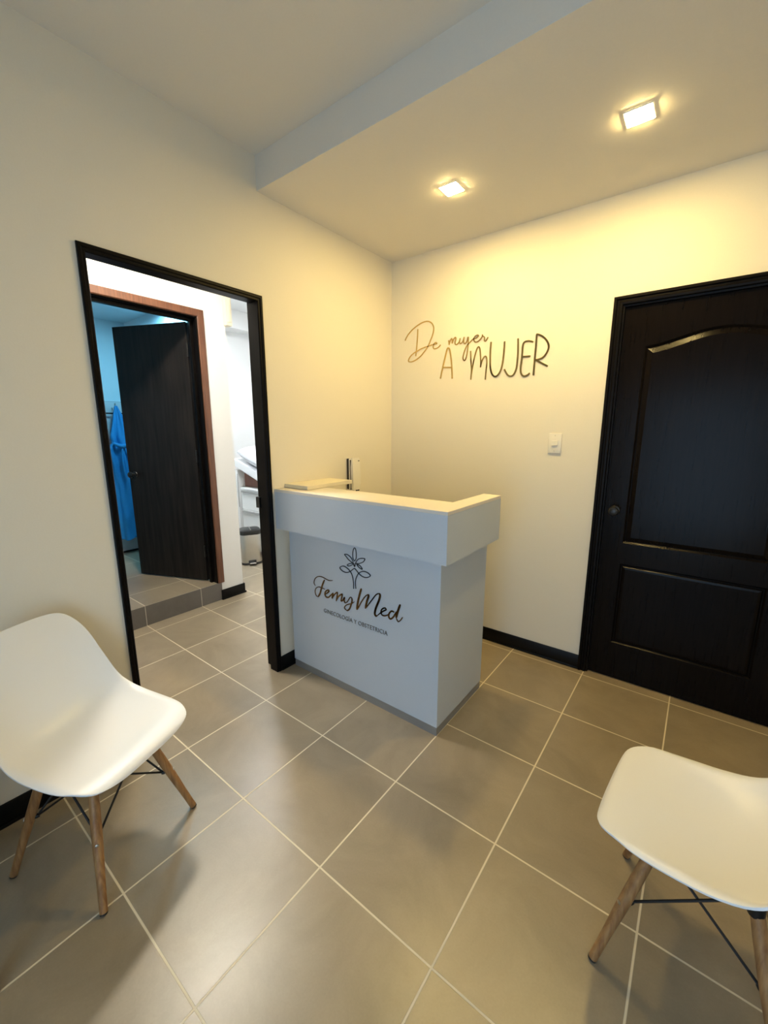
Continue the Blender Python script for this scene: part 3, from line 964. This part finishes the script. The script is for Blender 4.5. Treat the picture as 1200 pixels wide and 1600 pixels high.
# counter: L-shaped box band (front shelf + side shelf)
b = NB()
Lp = [(0.0015, TY), (TX, TY), (TX, -0.5714), (IX, -0.5714), (IX, IY), (0.0015, IY)]
prism(b, Lp, 'z', TZ0, TZ1 - 0.016, 0)
obj('counter_fascia', b, 'laminate', rd)
b = NB()
prism(b, Lp, 'z', TZ1 - 0.0158, TZ1, 0.0012)
obj('counter_top', b, 'laminate_top', rd)
b = NB()
PZ = 0.047
BX0 = 0.0264
prism(b, [(BX0, BYd), (BXd, BYd), (BXd, -0.5694), (BXd - 0.03, -0.5694), (BXd - 0.03, BYd + 0.03), (BX0, BYd + 0.03)], 'z', PZ, TZ0, 0.0008)
obj('desk_body', b, 'laminate', rd)
b = NB()
e = 0.0025
prism(b, [(BX0 + e, BYd + e), (BXd - e, BYd + e), (BXd - e, -0.5694 - e), (BXd - 0.03, -0.5694 - e), (BXd - 0.03, BYd + 0.03), (BX0 + e, BYd + 0.03)], 'z', 0.0, PZ - 0.001, 0)
obj('desk_plinth', b, 'plinth', rd)
obj('work_surface', box(NB(), 0.0015, BXd - 0.032, BYd + 0.032, -0.60, 0.72, 0.745, 0.002), 'laminate_top', rd)

# lettering on the desk front
sg = D.objects.new('desk_lettering', None)
COL.objects.link(sg)
sg.parent = rd
k = 0
for word, keys in (('script_word', ('F', 'e', 'm', 'y')), ('script_word', ('M', 'ed'))):
    b = NB()
    for mark in keys:
        for wd, pts in DESK_SIGN[mark]:
            stroke(b, pts, wd * 1.5, BYd - 0.0002, 0.0028 + 0.00012 * (k % 7), 0.45)
            k += 1
    obj(word, b, 'gold_dark', sg, label='brown gold script lettering')
b = NB()
for i, (wd, pts) in enumerate(DESK_SIGN['flower']):
    stroke(b, pts, wd, BYd - 0.0002, 0.0026 + 0.00012 * i, 0.2)
obj('flower_emblem', b, 'ink', sg, label='thin dark line drawing of a flower')
cu = D.curves.new('caption_text', 'FONT')
cu.body = 'GINECOLOG\u00cdA Y OBSTETRICIA'
cu.size = 0.0345
cu.extrude = 0.001
cu.space_character = 1.06
tmp = D.objects.new('caption_tmp', cu)
COL.objects.link(tmp)
dg = bpy.context.evaluated_depsgraph_get()
me = D.meshes.new_from_object(tmp.evaluated_get(dg))
D.objects.remove(tmp)
xs = [v.co.x for v in me.vertices]
sx = 0.466 / (max(xs) - min(xs))
for v in me.vertices:
    v.co = Vector((0.309 + (v.co.x - min(xs)) * sx, BYd - 0.0013 - v.co.z * 0.8, 0.4455 + v.co.y))
me.materials.clear()
me.materials.append(M_['caption'])
co = D.objects.new('caption', me)
COL.objects.link(co)
co.parent = sg
co['label'] = 'small grey bronze capital lettering'

# things on the desk side: shelf board and intercom on the wall
tag(obj('wall_shelf', box(NB(), 0.0005, 0.20, -1.07, -0.69, 1.1555, 1.178, 0.002), 'cream_plastic'),
    'thin cream board lying along the wall on the desk counter', 'board')
ic = thing('wall_intercom', 'white and dark intercom handset mounted on the wall above the desk', 'intercom', (0.0, -0.49, 1.19))
obj('back_plate', box(NB(), 0.0005, 0.006, -0.044, 0.044, -0.11, 0.11, 0.002), 'white_plastic', ic, True)
obj('base_unit', box(NB(), 0.006, 0.028, -0.040, 0.040, -0.105, 0.108, 0.004), 'brown_plastic', ic, True)
b = NB()
prof = [(0.028, -0.112), (0.036, -0.113), (0.040, -0.09), (0.036, 0.02), (0.034, 0.104), (0.030, 0.108), (0.028, 0.10)]
prism(b, [(p[0], p[1]) for p in prof], 'y', -0.041, 0.041, 0.001)
obj('cradle', b, 'white_plastic', ic)
obj('handset_gap', box(NB(), 0.036, 0.0465, -0.038, 0.038, -0.108, 0.100, 0.002), 'brown_plastic', ic)
b = NB()
hp = [(0.0465, -0.113), (0.062, -0.110), (0.068, -0.06), (0.066, 0.02), (0.064, 0.085), (0.058, 0.112), (0.046, 0.108), (0.044, 0.05), (0.0465, -0.05)]
prism(b, hp, 'y', -0.040, 0.040, 0.004)
hs = obj('handset', b, 'white_plastic', ic, True)
obj('button', box(NB(), 0.0600, 0.0655, 0.018, 0.030, 0.088, 0.094, 0.001), 'brown_plastic', hs)
for k, yy in enumerate((-0.028, 0.010, 0.030)):
    obj('mark', box(NB(), 0.050, 0.058, yy - 0.006, yy + 0.006, -0.120, -0.112, 0.001), 'black_plastic', ic)  # black bits drawn in as the shade under the handset

# ------------------------------------------------------------------ light switch on the back wall
sw = thing('light_switch', 'white light switch plate on the wall left of the dark door', 'switch', (1.239, 0.0, 1.412))
b = NB()
box(b, -0.038, 0.038, -0.008, -0.0003, -0.060, 0.060, 0.003, 3)
obj('switch_plate', b, 'white_plastic', sw, True)
b = NB()
prism(b, [(-0.0075, -0.016), (-0.014, -0.013), (-0.0105, 0.016), (-0.0075, 0.017)], 'x', -0.018, 0.018, 0.001)
obj('rocker', b, 'white_plastic', sw)
for zz in (-0.046, 0.046):
    b = NB()
    lathe(b, [(0.003, 0), (0.003, 0.001)], (0, -0.0078, zz), (0, -1, 0), 12)
    obj('screw', b, 'steel', sw)

# ------------------------------------------------------------------ gold lettering on the back wall
ws = thing('wall_lettering', 'mirror gold lettering fixed to the back wall above the desk', 'sign', (0, 0, 0))
k = 0
for mark, (wd, strokes) in WALL_SIGN.items():
    b = NB()
    for s_ in strokes:
        stroke(b, s_, wd, -0.0003, 0.004 + 0.0002 * (k % 5), 0.1)
        k += 1
    obj('script_word' if mark.startswith('script') else 'letter', b, 'gold', ws)

# ------------------------------------------------------------------ shell chairs


def shell_point(u, v):
    """u in -1..1 across, v in 0..1 from the front lip to the top of the back"""
    prof = SHELL_PROF
    n = len(prof) - 1
    s = v * n
    i = min(int(s), n - 1)
    t = s - i
    P = [Vector(prof[max(0, min(n, i + d_))]) for d_ in (-1, 0, 1, 2)]
    q = 0.5 * ((2 * P[1]) + (P[2] - P[0]) * t + (2 * P[0] - 5 * P[1] + 4 * P[2] - P[3]) * t * t + (3 * P[1] - P[0] - 3 * P[2] + P[3]) * t ** 3)
    return q          # (f, z, halfwidth, lift)


#               forward   z     half   edge lift
SHELL_PROF = [(0.240, 0.418, 0.208, -0.012),
              (0.229, 0.434, 0.214, -0.006),
              (0.185, 0.443, 0.220, 0.002),
              (0.125, 0.440, 0.228, 0.014),
              (0.055, 0.432, 0.232, 0.030),
              (-0.02, 0.424, 0.233, 0.048),
              (-0.090, 0.430, 0.229, 0.062),
              (-0.146, 0.456, 0.223, 0.070),
              (-0.184, 0.503, 0.217, 0.070),
              (-0.211, 0.558, 0.213, 0.063),
              (-0.236, 0.615, 0.210, 0.055),
              (-0.256, 0.685, 0.205, 0.043),
              (-0.275, 0.748, 0.197, 0.032),
              (-0.289, 0.798, 0.186, 0.024),
              (-0.295, 0.816, 0.176, 0.022)]


def make_shell():
    b = NB()
    NU, NV = 36, 60
    ex = 5.0
    grid = []
    for j in range(NV + 1):
        # denser rows near both ends so the corners stay round
        t = -math.cos(math.pi * j / NV)
        v = (t + 1) / 2
        row = []
        for i in range(NU + 1):
            a = -math.cos(math.pi * i / NU)
            a = 0.35 * a + 0.65 * (2 * i / NU - 1)
            # rounded-rectangle mapping
            tt = max(-1, min(1, t))
            nfr, nbk = 7.0, 5.2
            e_ = nfr if tt < 0 else nbk
            wfac = (1 - min(1, abs(tt)) ** e_) ** 0.5
            wfac = max(wfac, 0.04)
            # near the ends the outline bows: outer points pull back
            q = shell_point(a, v)
            f, z, hw, lift = q
            q2 = shell_point(a, min(1, v + 0.01))
            q1 = shell_point(a, max(0, v - 0.01))
            tang = Vector((q2[0] - q1[0], q2[1] - q1[1]))
            tang.normalize()
            nrm = Vector((-tang.y, tang.x))      # towards the sitter
            if nrm.x < 0 and abs(tang.x) < abs(tang.y):
                nrm = -nrm
            if nrm.y < 0 and abs(tang.x) >= abs(tang.y):
                nrm = -nrm
            lat = a * hw * wfac
            aa = abs(lat / 0.23)
            li = lift * aa ** 2.6
            roll = -0.010 * max(0, aa - 0.93) / 0.07 if aa > 0.93 else 0.0
            f += nrm.x * (li + roll)
            z += nrm.y * (li + roll)
            row.append(b.verts.new((f, lat, z)))
        grid.append(row)
    for A, B in zip(grid, grid[1:]):
        for i in range(NU):
            b.faces.new((A[i], A[i + 1], B[i + 1], B[i]))
    return b


def make_chair(label, loc, rotz, group):
    t = thing('shell_chair', label, 'chair', loc, rotz, group)
    sh = obj('seat_shell', make_shell(), 'shell', t, True, angle=80)
    so = sh.modifiers.new('thickness', 'SOLIDIFY')
    so.thickness = 0.006
    so.offset = -1
    bv = sh.modifiers.new('round_rim', 'BEVEL')
    bv.width = 0.0022
    bv.segments = 2
    bv.limit_method = 'ANGLE'
    bv.angle_limit = math.radians(60)
    # dowel legs
    tops = {}
    for sx in (1, -1):
        for sy in (1, -1):
            top = Vector((0.105 * sx, 0.105 * sy, 0.375))
            foot = Vector((0.198 * sx, 0.196 * sy, 0.008))
            b = NB()
            n = 8
            pts = [top.lerp(foot, k / n) for k in range(n + 1)]
            rr = [0.0142 + 0.0025 * math.sin(math.pi * min(1, k / n * 1.3)) - 0.0025 * (k / n) for k in range(n + 1)]
            tube(b, pts, rr, 20)
            lg = obj('leg', b, 'beech', t, True, angle=50)
            dr = (foot - top).normalized()
            b = NB()
            tube(b, [foot - dr * 0.001, foot + dr * 0.005], 0.0115, 16)
            obj('foot_glide', b, 'black_plastic', lg, True)
            mid = top.lerp(foot, 0.47)
            b = NB()
            out = Vector((sx, sy, 0)).normalized()
            lathe(b, [(0.006, 0.0), (0.006, 0.0035), (0.003, 0.005)], mid + out * 0.0125, out, 14)
            obj('bolt', b, 'steel', lg, True)
            b = NB()
            lathe(b, [(0.007, 0.0), (0.0085, 0.006), (0.006, 0.014)], mid - out * 0.012, -out, 14)
            obj('nut', b, 'black_metal', lg, True)
            tops[(sx, sy)] = (top, mid)
    # crossed wire braces from each bolt to the neighbouring leg tops
    for (a, c) in (((1, 1), (1, -1)), ((1, -1), (-1, -1)), ((-1, -1), (-1, 1)), ((-1, 1), (1, 1))):
        for (p, q) in ((a, c), (c, a)):
            b = NB()
            mid = tops[p][1]
            tp = tops[q][0]
            s0 = mid - Vector((p[0], p[1], 0)).normalized() * 0.020
            s1 = tp + Vector((-q[0], -q[1], 0)) * 0.010
            s1.z = 0.385
            if p == a:
                s1 += Vector((-(a[0] + c[0]), -(a[1] + c[1]), 0)) * 0.004
            tube(b, [s0, s1], 0.0036, 10)
            obj('wire_brace', b, 'black_metal', t, True)
    b = NB()
    for sy in (1, -1):
        tube(b, [(-0.115, 0.105 * sy, 0.392), (0.115, 0.105 * sy, 0.392)], 0.006, 12)
        tube(b, [(0.105 * sy, -0.115, 0.392), (0.105 * sy, 0.115, 0.392)], 0.006, 12)
    for sx in (1, -1):
        for sy in (1, -1):
            tube(b, [(0.105 * sx, 0.105 * sy, 0.362), (0.105 * sx, 0.105 * sy, 0.402)], 0.017, 16)
            tube(b, [(0.105 * sx, 0.105 * sy, 0.398), (0.105 * sx, 0.105 * sy, 0.422)], 0.008, 12)
    obj('seat_mount', b, 'black_metal', t, True)
    return t


make_chair('white moulded shell chair with wooden legs standing by the left wall beside the doorway', (0.385, -2.262, 0.0), math.radians(21.2), 'white shell chairs')
make_chair('white moulded shell chair with wooden legs at the right edge, below the dark panelled door', (2.096, -1.383, 0.0), math.radians(175.3), 'white shell chairs')

# low black side table whose leg shows at the lower left edge
tb = thing('side_table', 'low black side table, only its foot showing at the lower left edge', 'table', (0.43, -2.84, 0))
obj('table_top', box(NB(), -0.225, 0.22, -0.22, 0.225, 0.40, 0.425, 0.004), 'black_metal', tb)
for sx in (-1, 1):
    for sy in (-1, 1):
        b = NB()
        x = 0.195 * sx if sx < 0 else 0.190
        box(b, x - 0.016, x + 0.016, 0.205 * sy - 0.016, 0.205 * sy + 0.016, 0.0, 0.40, 0.003)
        obj('leg', b, 'black_metal', tb)
